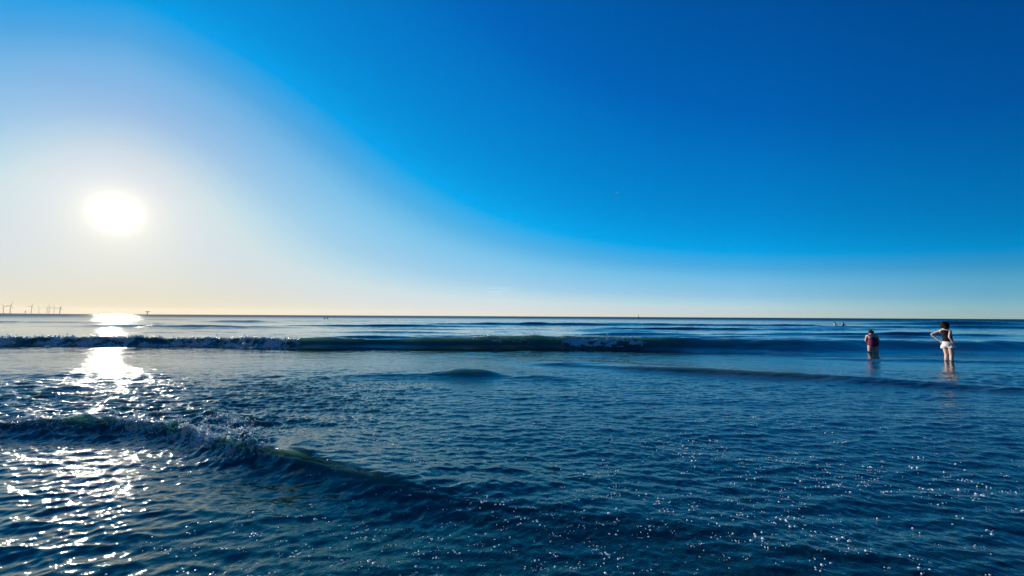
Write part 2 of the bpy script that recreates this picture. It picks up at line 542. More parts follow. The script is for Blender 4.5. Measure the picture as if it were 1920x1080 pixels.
def sea_material():
    m = bpy.data.materials.new("sea_water")
    m.use_nodes = True
    n, l = m.node_tree.nodes, m.node_tree.links
    b = n['Principled BSDF']
    out = n['Material Output']
    b.inputs['Base Color'].default_value = (.022, .040, .036, 1)
    b.inputs['Subsurface Weight'].default_value = 1.0
    sa = n.new('ShaderNodeAttribute')
    sa.attribute_name = 'glow_tint'
    l.new(nmath(n, l, 'ADD', nmath(n, l, 'MULTIPLY', sa.outputs['Fac'], 1.6), .12, True), b.inputs['Subsurface Weight'])
    l.new(ramp(n, l, sa.outputs['Fac'], [(0, (.004, .040, .038)), (1, (.16, .235, .165))]), b.inputs['Base Color'])  # lighter green base colour stands in for sun shining through the waves
    b.inputs['Subsurface Radius'].default_value = (.65, .8, .7)
    b.inputs['Subsurface Scale'].default_value = 2.0
    b.inputs['Subsurface Anisotropy'].default_value = .8
    b.inputs['Roughness'].default_value = .03
    b.inputs['IOR'].default_value = 1.68
    b.inputs['Specular Tint'].default_value = (.78, 1.0, .84, 1)
    geo = n.new('ShaderNodeNewGeometry')
    pos = geo.outputs['Position']
    dist = vmath(n, l, 'LENGTH', pos)
    # capillary ripples finer than the mesh, in metres of the real surface
    h = None
    for sc, amp_, det in (((9, 9, 9), .0080, 4), ((36, 36, 36), .0036, 2)):
        nz = n.new('ShaderNodeTexNoise')
        nz.inputs['Scale'].default_value = 1
        nz.inputs['Detail'].default_value = det
        nz.inputs['Distortion'].default_value = .6
        l.new(vmath(n, l, 'MULTIPLY', pos, sc), nz.inputs['Vector'])
        t = nmath(n, l, 'MULTIPLY', nz.outputs[0], amp_)
        h = t if h is None else nmath(n, l, 'ADD', h, t)
    bp = n.new('ShaderNodeBump')
    bp.inputs['Distance'].default_value = 1.0
    ca = n.new('ShaderNodeAttribute')
    ca.attribute_name = 'chop'
    l.new(nmath(n, l, 'MULTIPLY', ca.outputs['Fac'], 6.0, True), bp.inputs['Strength'])
    l.new(h, bp.inputs['Height'])
    # farther out the ripples are smaller than a pixel: scatter of facet slopes
    nf = n.new('ShaderNodeTexNoise')
    nf.inputs['Scale'].default_value = 1
    nf.inputs['Detail'].default_value = 2
    l.new(vmath(n, l, 'MULTIPLY', pos, (9, 11, 1)), nf.inputs['Vector'])
    v = vmath(n, l, 'SUBTRACT', nf.outputs['Color'], (.5, .5, .5))
    fade = n.new('ShaderNodeMapRange')
    fade.inputs['From Min'].default_value = 55
    fade.inputs['From Max'].default_value = 130
    fade.inputs['To Min'].default_value = 0.12
    fade.inputs['To Max'].default_value = 1.0
    l.new(dist, fade.inputs['Value'])
    v = vmath(n, l, 'MULTIPLY', v, (.16, 1, 0))
    v = vmath(n, l, 'SCALE', v, scale=fade.outputs[0])
    # choppy little facets, strongest where the water has just been stirred up
    nc = n.new('ShaderNodeTexNoise')
    nc.inputs['Scale'].default_value = 1
    nc.inputs['Detail'].default_value = 1
    l.new(vmath(n, l, 'MULTIPLY', pos, (26, 26, 26)), nc.inputs['Vector'])
    v2 = vmath(n, l, 'MULTIPLY', vmath(n, l, 'SUBTRACT', nc.outputs['Color'], (.5, .5, .5)), (1, 1, 0))
    v = vmath(n, l, 'ADD', v, vmath(n, l, 'SCALE', v2, scale=nmath(n, l, 'MULTIPLY', ca.outputs['Fac'], 1.0)))
    nn = vmath(n, l, 'NORMALIZE', vmath(n, l, 'ADD', bp.outputs[0], v))
    l.new(nn, b.inputs['Normal'])
    # beyond that the unresolved swell faces act as a roughness across the line of sight
    fr = n.new('ShaderNodeMapRange')
    fr.interpolation_type = 'SMOOTHSTEP'
    for k_, v_ in (('From Min', 60), ('From Max', 420), ('To Min', .03), ('To Max', .24)):
        fr.inputs[k_].default_value = v_
    l.new(dist, fr.inputs['Value'])
    l.new(fr.outputs[0], b.inputs['Roughness'])
    tg = n.new('ShaderNodeTangent')
    tg.direction_type = 'RADIAL'
    tg.axis = 'Z'
    l.new(tg.outputs[0], b.inputs['Tangent'])
    b.inputs['Anisotropic'].default_value = 1.0
    b.inputs['Anisotropic Rotation'].default_value = .25
    # foam
    at = n.new('ShaderNodeAttribute')
    at.attribute_name = 'foam'
    fb = n.new('ShaderNodeBsdfDiffuse')
    fb.inputs['Color'].default_value = (.36, .46, .46, 1)
    ft = n.new('ShaderNodeBsdfTranslucent')
    ft.inputs['Color'].default_value = (.6, .66, .68, 1)
    fm = n.new('ShaderNodeMixShader')
    fm.inputs[0].default_value = .08
    l.new(fb.outputs[0], fm.inputs[1])
    l.new(ft.outputs[0], fm.inputs[2])
    fn = n.new('ShaderNodeTexNoise')
    fn.inputs['Scale'].default_value = 16
    fn.inputs['Detail'].default_value = 5
    l.new(pos, fn.inputs['Vector'])
    fac = nmath(n, l, 'MULTIPLY', nmath(n, l, 'SUBTRACT', nmath(n, l, 'ADD', at.outputs['Fac'], nmath(n, l, 'MULTIPLY', fn.outputs[0], .5)), .52), 2.0, True)
    fac = nmath(n, l, 'MULTIPLY', fac, .85)
    mx = n.new('ShaderNodeMixShader')
    l.new(fac, mx.inputs[0])
    l.new(b.outputs[0], mx.inputs[1])
    l.new(fm.outputs[0], mx.inputs[2])
    l.new(mx.outputs[0], out.inputs['Surface'])
    return m


def foam_material(name="foam_bubbles", tr=.4, sc=.01):
    m = bpy.data.materials.new(name)
    m.use_nodes = True
    n, l = m.node_tree.nodes, m.node_tree.links
    b = n['Principled BSDF']
    b.inputs['Base Color'].default_value = (.97, .98, .98, 1)
    b.inputs['Roughness'].default_value = .25
    b.inputs['Subsurface Weight'].default_value = tr
    b.inputs['Subsurface Radius'].default_value = (1, 1, 1)
    b.inputs['Subsurface Scale'].default_value = sc
    return m


def ico(sub=1):
    bm = bmesh.new()
    bmesh.ops.create_icosphere(bm, subdivisions=sub, radius=1)
    V = np.array([v.co[:] for v in bm.verts])
    Fc = np.array([[v.index for v in f.verts] for f in bm.faces])
    bm.free()
    return V, Fc


def blobs(name, P, S, mat, sub=1, squash=None):
    """many small balls of froth in one mesh: P centres, S radii"""
    V0, F0 = ico(sub)
    n = len(P)
    sc = S[:, None] * rng.uniform(.75, 1.25, (n, 3))
    if squash is not None:
        sc[:, 2] *= squash
    ang = rng.uniform(0, 6.28, n)
    c, s = np.cos(ang), np.sin(ang)
    L = V0[None] * sc[:, None]
    W = np.stack([L[..., 0] * c[:, None] - L[..., 1] * s[:, None], L[..., 0] * s[:, None] + L[..., 1] * c[:, None], L[..., 2]], -1)
    W = W + P[:, None]
    Fs = F0[None] + (np.arange(n) * len(V0))[:, None, None]
    return np_mesh(name, W.reshape(-1, 3), Fs.reshape(-1, 3), mat, 3)


SEA_V, FOAM, SX, SY = build_sea()


def build_foam():
    fm = foam_material("foam_bubbles", 1.0, .006)
    wm = foam_material("white_water", .6, .01)
    wm.node_tree.nodes["Principled BSDF"].inputs["Base Color"].default_value = (.82, .95, .92, 1)
    x, y = SX, SY
    # broken water of the near wave
    m = np.nonzero((y < 8) & (y > 2) & (FOAM > .25))[0]
    wgt = FOAM[m] * np.hypot(x[m], y[m]) ** 2
    pick = rng.choice(m, 4200, p=wgt / wgt.sum())
    P = SEA_V[pick] + rng.normal(0, .012, (len(pick), 3))
    P[:, 2] += rng.exponential(.006, len(pick))
    S = rng.uniform(.003, .0085, len(pick))
    o = link("near_wave_foam", blobs("near_wave_foam", P, S, wm))
    tag(o, "white froth tumbling along the broken crest of the near wave", "foam", kind='stuff')
    # broken water of the far wave
    m = np.nonzero((y > 12) & (y < 24) & (FOAM > .25))[0]
    wgt = FOAM[m] * np.hypot(x[m], y[m]) ** 2
    pick = rng.choice(m, 9000, p=wgt / wgt.sum())
    P = SEA_V[pick] + rng.normal(0, .03, (len(pick), 3))
    P[:, 2] += rng.exponential(.025, len(pick))
    S = rng.uniform(.010, .030, len(pick))
    # droplets thrown up from the green lip
    n2 = 380
    xs = np.concatenate([rng.normal(-.95, .22, n2 // 3), rng.normal(.95, .28, n2 - n2 // 3)])
    ys = far_crest(xs) - .3 + rng.normal(0, .12, n2)
    zs = interp(xs, FAR_X, FAR_H) + rng.exponential(.035, n2) - .05
    P = np.concatenate([P, np.stack([xs, ys, zs], 1)])
    S = np.concatenate([S, rng.uniform(.008, .02, n2)])
    # the fallen lip right of centre: a bright rope of froth over a thinner veil
    m = np.nonzero((x > 2.3) & (x < 5.7) & (y > 16) & (y < 20) & (FOAM > .12))[0]
    pick = rng.choice(m, 3000, p=FOAM[m] ** 2 / (FOAM[m] ** 2).sum())
    Q_ = SEA_V[pick] + rng.normal(0, .02, (3000, 3))
    Q_[:, 2] += .01
    n3 = 1300
    xr = rng.uniform(2.35, 5.6, n3)
    R_ = np.stack([xr, far_crest(xr) - .50 + rng.normal(0, .03, n3), .93 * interp(xr, FAR_X, FAR_H) * .88 + rng.exponential(.02, n3)], 1)
    P = np.concatenate([P, R_])
    S = np.concatenate([S, rng.uniform(.010, .026, n3)])
    P = np.concatenate([P, Q_])
    S = np.concatenate([S, rng.uniform(.010, .030, 3000)])
    o = link("far_wave_foam", blobs("far_wave_foam", P, S, wm))
    tag(o, "white water and spray along the far breaking wave", "foam", kind='stuff')
    # bubbles drifting on the foreground water
    cand = np.nonzero((y > 1.75) & (y < 8.2) & (x > -6) & (x < 10))[0]
    cx, cy = x[cand], y[cand]
    dens = smooth(.42, .72, fbm(cx * 1.1, cy * 1.1, 101, 3)) ** 1.3 + .10
    drift = fbm(cx * .8 + 40, cy * 1.5, 111, 3)
    dens = dens + 1.1 * np.exp(-((drift - .5) / .010) ** 2) + .7 * np.exp(-((drift - .56) / .007) ** 2)
    dens = dens * smooth(8.2, 3.6, cy) * (.3 + .7 * smooth(-3.0, -1.2, cx)) * smooth(8.5, 2.5, cx + cy * .35)
    w = dens * np.hypot(cx, cy) ** 2
    seeds = rng.choice(cand, 2100, p=w / w.sum())
    P, S = [], []
    # drift lines of larger bubbles
    order = []
    for sidx in seeds:
        k = 1 + int(rng.exponential(1.7))
        base = SEA_V[sidx]
        size = min(.0019 + rng.exponential(.0020), .0105)
        spread = size * 1.5 * (1 + k * .22)
        for j in range(min(k, 9)):
            P.append(base + np.array([rng.normal(0, spread * 1.7), rng.normal(0, spread * .8), 0]))
            S.append(size * rng.uniform(.5, 1.15))
    P, S = np.array(P), np.array(S)
    # set them down on the true surface: nearest sampled vertex height
    key = {}
    near = np.nonzero((SEA_V[:, 1] > 1.5) & (SEA_V[:, 1] < 8.6) & (np.abs(SEA_V[:, 0]) < 11))[0]
    q = .02
    kk = np.floor(SEA_V[near, 0] / q).astype(np.int64) * 100000 + np.floor(SEA_V[near, 1] / q).astype(np.int64)
    o_ = np.argsort(kk)
    kk, zz = kk[o_], SEA_V[near, 2][o_]
    pk = np.floor(P[:, 0] / q).astype(np.int64) * 100000 + np.floor(P[:, 1] / q).astype(np.int64)
    loc = np.clip(np.searchsorted(kk, pk), 0, len(kk) - 1)
    hit = kk[loc] == pk
    P[:, 2] = np.where(hit, zz[loc], P[:, 2]) + .0005
    o = link("drifting_bubbles", blobs("drifting_bubbles", P, S, fm, 2, .62))
    tag(o, "small white foam bubbles drifting on the dark foreground water", "bubbles", kind='stuff')


build_foam()


# ------------------------------------------------------------------ people
SKIN = mottled("sunlit_skin", (.72, .47, .36), (.76, .52, .41), 9, .5)
SKIN2 = mottled("tanned_skin", (.60, .36, .27), (.66, .40, .31), 9, .5)
HAIR = mottled("dark_hair", (.007, .005, .006), (.018, .010, .010), 60, .6, .6)
TANK = mottled("black_cotton", (.010, .011, .018), (.018, .018, .028), 40, .8, .2)
SHORTS = mottled("white_cotton", (.74, .73, .68), (.80, .79, .75), 14, .8, .5)
SUIT = mottled("pink_print", (.26, .03, .08), (.08, .015, .05), 26, .6, 0, .45, .55)
NAVY = mottled("navy_cloth", (.012, .016, .04), (.02, .03, .06), 20, .8)
WHITE = mottled("white_shirt", (.75, .76, .78), (.8, .8, .8), 20, .8)
for _m in (HAIR, TANK, NAVY, SUIT):
    _m.node_tree.nodes['Principled BSDF'].inputs['Specular IOR Level'].default_value = .12
EYE = material("dark_eye", (.02, .015, .01), .2)


def skinned(name, J, E, root, mat, parent, flat=.74, sub=2):
    """one continuous skin grown round a skeleton; J name -> (x, y, z, radius)"""
    names = list(J)
    me = bpy.data.meshes.new(name)
    me.from_pydata([J[k][:3] for k in names], [(names.index(a), names.index(b)) for a, b in E], [])
    o = bpy.data.objects.new(name, me)
    COL.objects.link(o)
    sk = o.modifiers.new('skin', 'SKIN')
    sk.use_smooth_shade = True
    if not me.skin_vertices:
        bm = bmesh.new(); bm.from_mesh(me); bm.verts.layers.skin.verify(); bm.to_mesh(me); bm.free()
    for i, k in enumerate(names):
        sv = me.skin_vertices[0].data[i]
        sv.radius = (J[k][3], J[k][3])
        sv.use_root = (k == root)
    ss = o.modifiers.new('sub', 'SUBSURF')
    ss.levels = ss.render_levels = sub
    bpy.context.view_layer.update()
    dg = bpy.context.evaluated_depsgraph_get()
    new = bpy.data.meshes.new_from_object(o.evaluated_get(dg))
    new.name = name
    o.modifiers.clear()
    o.data = new
    bpy.data.meshes.remove(me)
    new.materials.clear()
    new.materials.append(mat)
    new.polygons.foreach_set('use_smooth', [True] * len(new.polygons))
    o.parent = parent
    return o


def loft(rings, seg=20, cap=(True, True), wob=0.0, seed=0):
    """rings: (cx, cy, cz, rx, ry); returns verts, faces"""
    rr = random.Random(seed)
    V, Fs = [], []
    for (cx, cy, cz, rx, ry) in rings:
        for k in range(seg):
            a = 2 * math.pi * k / seg
            w = 1 + wob * math.sin(5 * a + cz * 40) + rr.uniform(-wob, wob) * .4
            V.append((cx + rx * w * math.cos(a), cy + ry * w * math.sin(a), cz))
    for i in range(len(rings) - 1):
        for k in range(seg):
            a, b = i * seg + k, i * seg + (k + 1) % seg
            Fs.append((a, b, b + seg, a + seg))
    if cap[0]:
        Fs.append(tuple(range(seg))[::-1])
    if cap[1]:
        Fs.append(tuple(range((len(rings) - 1) * seg, len(rings) * seg)))
    return V, Fs


def joined(parts):
    V, Fs = [], []
    for v, f in parts:
        o = len(V)
        V += v
        Fs += [tuple(i + o for i in q) for q in f]
    return V, Fs


def part(name, vf, mat, parent, smooth_=True):
    return link(name, mesh_from(name, vf[0], vf[1], mat, smooth_), parent)


def ball(c, r, seed=0, rough=0.0, sub=3):
    bm = bmesh.new()
    bmesh.ops.create_icosphere(bm, subdivisions=sub, radius=1)
    rr = random.Random(seed)
    ph = [(rr.uniform(2, 7), rr.uniform(2, 7), rr.uniform(2, 7), rr.uniform(0, 6)) for _ in range(6)]
    V = []
    for v in bm.verts:
        p = v.co
        w = 1 + rough * sum(math.sin(a * p.x * 2 + d) * math.sin(b * p.y * 2 + d) * math.cos(c_ * p.z * 2) for a, b, c_, d in ph) / 2
        V.append((c[0] + p.x * r[0] * w, c[1] + p.y * r[1] * w, c[2] + p.z * r[2] * w))
    Fs = [tuple(v.index for v in f.verts) for f in bm.faces]
    bm.free()
    return V, Fs


def hand(J, E, wrist, d, side, n0, curl=(0, 0, -1), s=1.0):
    """five fingers rooted in a palm beyond the wrist joint"""
    w = Vector(J[wrist][:3])
    d = Vector(d).normalized()
    side = Vector(side).normalized()
    palm = w + d * .055 * s
    J[n0 + 'palm'] = (*palm, .024 * s)
    E.append((wrist, n0 + 'palm'))
    for i, (off, ln) in enumerate(((-.028, .060), (-.010, .072), (.009, .068), (.027, .054))):
        a = palm + d * .022 * s + side * off * s
        b = a + d * ln * .5 * s
        c = b + (d * .8 + Vector(curl) * .6).normalized() * ln * .5 * s
        for t, p, r in (('a', a, .0098), ('b', b, .0088), ('c', c, .0078)):
            J[f'{n0}f{i}{t}'] = (*p, r * s)
        E += [(n0 + 'palm', f'{n0}f{i}a'), (f'{n0}f{i}a', f'{n0}f{i}b'), (f'{n0}f{i}b', f'{n0}f{i}c')]
    a = w + d * .03 * s - side * .03 * s
    b = a + (d * .6 - side * .8).normalized() * .035 * s
    J[n0 + 'ta'] = (*a, .012 * s)
    J[n0 + 'tb'] = (*b, .010 * s)
    E += [(n0 + 'palm', n0 + 'ta'), (n0 + 'ta', n0 + 'tb')]


def az_of(p):
    return math.atan2(p.x, p.y)


def face_bits(root, c, turn=0.0, s=1.0):
    for sx in (-1, 1):
        part('eye', ball((c[0] + (sx * .032 * math.cos(turn)) * s, c[1] + .078 * s, c[2] + .0), (.012 * s,) * 3, sub=1), EYE, root)


def woman():
    base = on_sea(1778, 677.6)
    root = empty('person', base, -az_of(base) - R(30))
    tag(root, "woman with curly dark hair, black sleeveless top and white shorts, hands on hips, standing shin-deep", "person")
    J = {
        'pelvis': (.035, 0, .60, .125), 'belly': (.02, 0, .72, .098), 'chest': (-.005, .0, .90, .118),
        'upper': (-.015, -.01, 1.00, .088), 'neck': (-.02, .0, 1.07, .045), 'head': (-.02, .025, 1.165, .082),
        'crown': (-.02, .015, 1.235, .066), 'nose': (-.035, .112, 1.155, .012), 'chin': (-.03, .07, 1.10, .040),
        'earl': (-.103, .02, 1.16, .012), 'earr': (.063, .02, 1.16, .012),
        'shl': (-.135, -.01, .995, .047), 'ell': (-.350, -.10, .868, .034), 'wrl': (-.160, -.03, .665, .022),
        'shr': (.120, -.01, .985, .047), 'elr': (.170, -.17, .80, .034), 'wrr': (.190, -.04, .62, .022),
        'hipl': (-.045, 0, .52, .092), 'kneel': (-.030, .01, .205, .056), 'calfl': (-.032, -.02, .08, .052),
        'ankl': (-.035, 0, -.17, .034), 'heell': (-.035, 0, -.25, .034), 'toel': (-.045, .14, -.27, .026),
        'hipr': (.095, 0, .52, .092), 'kneer': (.085, .03, .205, .056), 'calfr': (.088, .0, .08, .052),
        'ankr': (.09, .02, -.17, .034), 'heelr': (.09, .02, -.25, .034), 'toer': (.105, .16, -.27, .026),
    }
    E = [('pelvis', 'belly'), ('belly', 'chest'), ('chest', 'upper'), ('upper', 'neck'), ('neck', 'head'), ('head', 'crown'),
         ('head', 'nose'), ('head', 'chin'), ('head', 'earl'), ('head', 'earr'),
         ('upper', 'shl'), ('shl', 'ell'), ('ell', 'wrl'), ('upper', 'shr'), ('shr', 'elr'), ('elr', 'wrr'),
         ('pelvis', 'hipl'), ('hipl', 'kneel'), ('kneel', 'calfl'), ('calfl', 'ankl'), ('ankl', 'heell'), ('heell', 'toel'),
         ('pelvis', 'hipr'), ('hipr', 'kneer'), ('kneer', 'calfr'), ('calfr', 'ankr'), ('ankr', 'heelr'), ('heelr', 'toer')]
    hand(J, E, 'wrl', (.75, .25, -.5), (.4, .4, .8), 'l')
    hand(J, E, 'wrr', (-.05, .8, -.45), (.2, .4, .8), 'r')
    skinned('body', J, E, 'pelvis', SKIN, root)
    # sleeveless top with shoulder straps
    torso = loft([(.03, 0, .655, .136, .128), (.025, 0, .70, .124, .120), (.02, 0, .76, .116, .116), (.008, 0, .84, .128, .124),
                  (-.002, 0, .91, .136, .130), (-.01, -.004, .965, .132, .122), (-.014, -.008, 1.00, .112, .108), (-.016, -.008, 1.03, .085, .080)], 28, (False, False), .012, 3)
    sl = loft([(-.075, -.004, .99, .042, .082), (-.072, -.004, 1.035, .030, .062), (-.066, -.002, 1.058, .022, .035)], 14)
    sr = loft([(.048, -.004, .98, .042, .082), (.046, -.004, 1.03, .030, .062), (.04, -.002, 1.056, .022, .035)], 14)
    part('tank_top', joined([torso, sl, sr]), TANK, root)
    hips = loft([(.032, 0, .675, .130, .108), (.033, -.002, .63, .140, .116), (.034, -.006, .58, .150, .124), (.03, -.006, .53, .155, .126),
                 (.028, -.004, .49, .156, .122)], 32, (False, False), .022, 5)
    legl = loft([(-.048, -.004, .53, .098, .098), (-.052, -.006, .47, .104, .102), (-.056, -.008, .425, .110, .105)], 22, (False, False), .03, 6)
    legr = loft([(.105, 0, .53, .098, .098), (.118, -.002, .49, .108, .102), (.128, -.004, .46, .116, .106)], 22, (False, False), .03, 7)
    part('shorts', joined([hips, legl, legr]), SHORTS, root)
    hair = joined([ball((-.018, -.008, 1.185), (.112, .105, .125), 2, .10, 4), ball((.02, -.035, 1.13), (.085, .07, .085), 3, .12, 3),
                   ball((-.03, -.01, 1.25), (.085, .085, .060), 4, .14, 3)])
    part('hair', hair, HAIR, root)
    face_bits(root, (-.02, .025, 1.165))


def bather():
    base = on_sea(1637.5, 660.3)
    root = empty('person', base, -az_of(base) + R(14))
    tag(root, "stout bather in a pink patterned swimsuit with dark pinned-up hair, standing thigh-deep with bowed head", "person")
    J = {
        'pelvis': (0, -.02, .33, .172), 'belly': (0, 0, .45, .150), 'chest': (0, .03, .58, .150), 'upper': (0, .06, .67, .105),
        'neck': (-.005, .09, .735, .055), 'head': (-.005, .13, .80, .078), 'crown': (-.005, .12, .862, .062),
        'nose': (-.005, .215, .775, .012), 'chin': (-.005, .17, .74, .035), 'earl': (-.083, .125, .80, .012), 'earr': (.073, .125, .80, .012),
        'shl': (-.150, .06, .655, .062), 'ell': (-.215, .02, .46, .047), 'wrl': (-.135, .20, .40, .029),
        'shr': (.150, .06, .655, .062), 'elr': (.205, .03, .45, .047), 'wrr': (.145, .20, .38, .029),
        'hipl': (-.088, 0, .24, .112), 'kneel': (-.095, .03, -.13, .070), 'ankl': (-.095, .0, -.50, .042), 'heell': (-.095, 0, -.58, .04), 'toel': (-.10, .15, -.60, .03),
        'hipr': (.088, 0, .24, .112), 'kneer': (.095, .03, -.13, .070), 'ankr': (.095, .0, -.50, .042), 'heelr': (.095, 0, -.58, .04), 'toer': (.10, .15, -.60, .03),
    }
    E = [('pelvis', 'belly'), ('belly', 'chest'), ('chest', 'upper'), ('upper', 'neck'), ('neck', 'head'), ('head', 'crown'),
         ('head', 'nose'), ('head', 'chin'), ('head', 'earl'), ('head', 'earr'),
         ('upper', 'shl'), ('shl', 'ell'), ('ell', 'wrl'), ('upper', 'shr'), ('shr', 'elr'), ('elr', 'wrr'),
         ('pelvis', 'hipl'), ('hipl', 'kneel'), ('kneel', 'ankl'), ('ankl', 'heell'), ('heell', 'toel'),
         ('pelvis', 'hipr'), ('hipr', 'kneer'), ('kneer', 'ankr'), ('ankr', 'heelr'), ('heelr', 'toer')]
    hand(J, E, 'wrl', (.5, .8, .0), (-.1, .1, .9), 'l')
    hand(J, E, 'wrr', (-.5, .8, .0), (.1, .1, .9), 'r')
    skinned('body', J, E, 'pelvis', SKIN2, root, sub=2)
    suit = loft([(0, -.02, .215, .060, .10), (0, -.02, .25, .135, .150), (0, -.02, .29, .178, .165), (0, -.018, .35, .184, .172), (0, -.005, .42, .168, .162), (0, .01, .50, .160, .156),
                 (0, .03, .57, .160, .156), (0, .045, .62, .148, .142), (0, .055, .66, .115, .118)], 28, (True, False), .008, 9)
    sl = loft([(-.078, .055, .64, .03, .105), (-.074, .06, .70, .024, .075), (-.066, .062, .728, .018, .04)], 12)
    sr = loft([(.078, .055, .64, .03, .105), (.074, .06, .70, .024, .075), (.066, .062, .728, .018, .04)], 12)
    part('swimsuit', joined([suit, sl, sr]), SUIT, root)
    hair = joined([ball((-.005, .105, .835), (.088, .092, .092), 5, .06, 4), ball((-.005, .045, .86), (.045, .042, .042), 6, .1, 3)])
    part('hair', hair, HAIR, root)
    part('hair_clip', ball((.03, .02, .885), (.022, .016, .016), sub=2), WHITE, root)
    face_bits(root, (-.005, .13, .80))


def wader(px, py, label, shirt, depth_z, skin, lean=0.0, arm=0, grp=None, s=1.0):
    """a distant bather of whom the water hides everything below depth_z (metres above the feet)"""
    base = on_sea(px, py)
    root = empty('person', base, -az_of(base))
    tag(root, label, "person", grp)
    z = lambda h: h * s - depth_z
    J = {
        'pelvis': (0, 0, z(.92), .13), 'belly': (lean * .3, 0, z(1.08), .115), 'chest': (lean * .7, 0, z(1.28), .135),
        'upper': (lean, 0, z(1.40), .09), 'neck': (lean * 1.1, 0, z(1.47), .05), 'head': (lean * 1.2, .02, z(1.57), .083),
        'crown': (lean * 1.2, .01, z(1.64), .066), 'nose': (lean * 1.2, .11, z(1.56), .012), 'chin': (lean * 1.2, .06, z(1.51), .04),
        'shl': (-.16 + lean, 0, z(1.39), .055), 'ell': (-.24 + lean - .05 * arm, .04, z(1.14), .04), 'wrl': (-.16 + lean, .2, z(1.02), .026),
        'shr': (.16 + lean, 0, z(1.39), .055), 'elr': (.27 + lean + .05 * arm, .04, z(1.16), .04), 'wrr': (.30 + lean, .2, z(1.05), .026),
        'hipl': (-.09, 0, z(.82), .1), 'kneel': (-.10, .02, z(.47), .06), 'ankl': (-.1, 0, z(.09), .038), 'toel': (-.11, .16, z(.03), .028),
        'hipr': (.09, 0, z(.82), .1), 'kneer': (.10, .02, z(.47), .06), 'ankr': (.1, 0, z(.09), .038), 'toer': (.11, .16, z(.03), .028),
    }
    E = [('pelvis', 'belly'), ('belly', 'chest'), ('chest', 'upper'), ('upper', 'neck'), ('neck', 'head'), ('head', 'crown'), ('head', 'nose'), ('head', 'chin'),
         ('upper', 'shl'), ('shl', 'ell'), ('ell', 'wrl'), ('upper', 'shr'), ('shr', 'elr'), ('elr', 'wrr'),
         ('pelvis', 'hipl'), ('hipl', 'kneel'), ('kneel', 'ankl'), ('ankl', 'toel'),
         ('pelvis', 'hipr'), ('hipr', 'kneer'), ('kneer', 'ankr'), ('ankr', 'toer')]
    hand(J, E, 'wrl', (.4, .8, -.2), (0, .1, .9), 'l')
    hand(J, E, 'wrr', (-.2, .8, -.3), (0, .1, .9), 'r')
    skinned('body', J, E, 'pelvis', skin, root, sub=1)
    if shirt:
        t = loft([(0, 0, z(.88), .15, .125), (lean * .3, 0, z(1.08), .135, .118), (lean * .7, 0, z(1.26), .152, .130), (lean * .9, 0, z(1.36), .145, .115),
                  (lean, 0, z(1.43), .08, .07)], 18, (False, False), .01, 3)
        part('shirt', t, shirt, root)
    part('hair', ball((lean * 1.2, -.005, z(1.61)), (.098, .095, .10), 4, .06, 3), HAIR, root)


woman()
bather()
wader(1566, 611.3, "distant bather in a white top, standing waist-deep left of a darker companion", WHITE, .98, SKIN, -.03, .4)
wader(1581, 611.7, "distant bather in dark clothing, standing waist-deep right of one in white", NAVY, 1.0, SKIN2, .03, .6)
wader(608.6, 597.9, "tiny dark bather far out near the horizon, left of the pair", NAVY, 1.0, SKIN2, 0, .2, "two far bathers near the horizon")
wader(614.0, 597.9, "tiny dark bather far out near the horizon, right of the pair", NAVY, .98, SKIN2, .03, .9, "two far bathers near the horizon")

# ------------------------------------------------------------------ things on the horizon
STEEL = mottled("weathered_grey_steel", (.30, .27, .24), (.36, .33, .30), .05, .6)
DARK = mottled("dark_paint", (.03, .035, .045), (.05, .05, .06), 1.5, .6)
GREYP = mottled("grey_paint", (.22, .25, .27), (.28, .30, .31), 1.5, .6)
BLADE = material("pale_composite", (.34, .31, .28), .5)


def make_turbine():
    t = empty('wind_turbine', (0, 0, 0))
    part('tower', loft([(0, 0, -3, 2.6, 2.6), (0, 0, 25, 2.2, 2.2), (0, 0, 55, 1.8, 1.8), (0, 0, 79, 1.4, 1.4)], 16), STEEL, t)
    bm = bmesh.new()
    bmesh.ops.create_cube(bm, size=1, matrix=Matrix.Translation((0, 2.5, 80.5)) @ Matrix.Diagonal((3.4, 9.5, 3.6, 1)))
    bmesh.ops.bevel(bm, geom=bm.edges[:], offset=.6, segments=2, affect='EDGES')
    me = bpy.data.meshes.new('nacelle')
    bm.to_mesh(me); bm.free()
    me.materials.append(STEEL)
    link('nacelle', me, t)
    # rotor turns about the local Y axis, facing the camera
    rot = part('rotor_hub', ball((0, 0, 0), (1.7, 2.0, 1.7), sub=2), STEEL, t)
    rot.location = (0, -3.4, 80.5)
    for k in range(3):
        secs = []
        V, Fs = [], []
        prof = [(0.8, .75, .75, 0), (4, .9, .8, .1), (9, 1.75, .45, .35), (20, 1.35, .30, .2), (34, .85, .18, .1), (45, .25, .08, .02)]
        for (z, w, d, off) in prof:
            for j in range(10):
                a = 2 * math.pi * j / 10
                V.append((w * math.cos(a) + off, d * math.sin(a), z))
        for i in range(len(prof) - 1):
            for j in range(10):
                a, b = i * 10 + j, i * 10 + (j + 1) % 10
                Fs.append((a, b, b + 10, a + 10))
        Fs.append(tuple(range(50, 60)))
        Fs.append(tuple(range(10))[::-1])
        b = part('blade', (V, Fs), BLADE, rot)
        b.rotation_euler = (0, R(120 * k), 0)
    return t


def copy_tree(o, parent=None):
    c = o.copy()
    COL.objects.link(c)
    if parent:
        c.parent = parent
    for ch in list(o.children):
        copy_tree(ch, c)
    return c


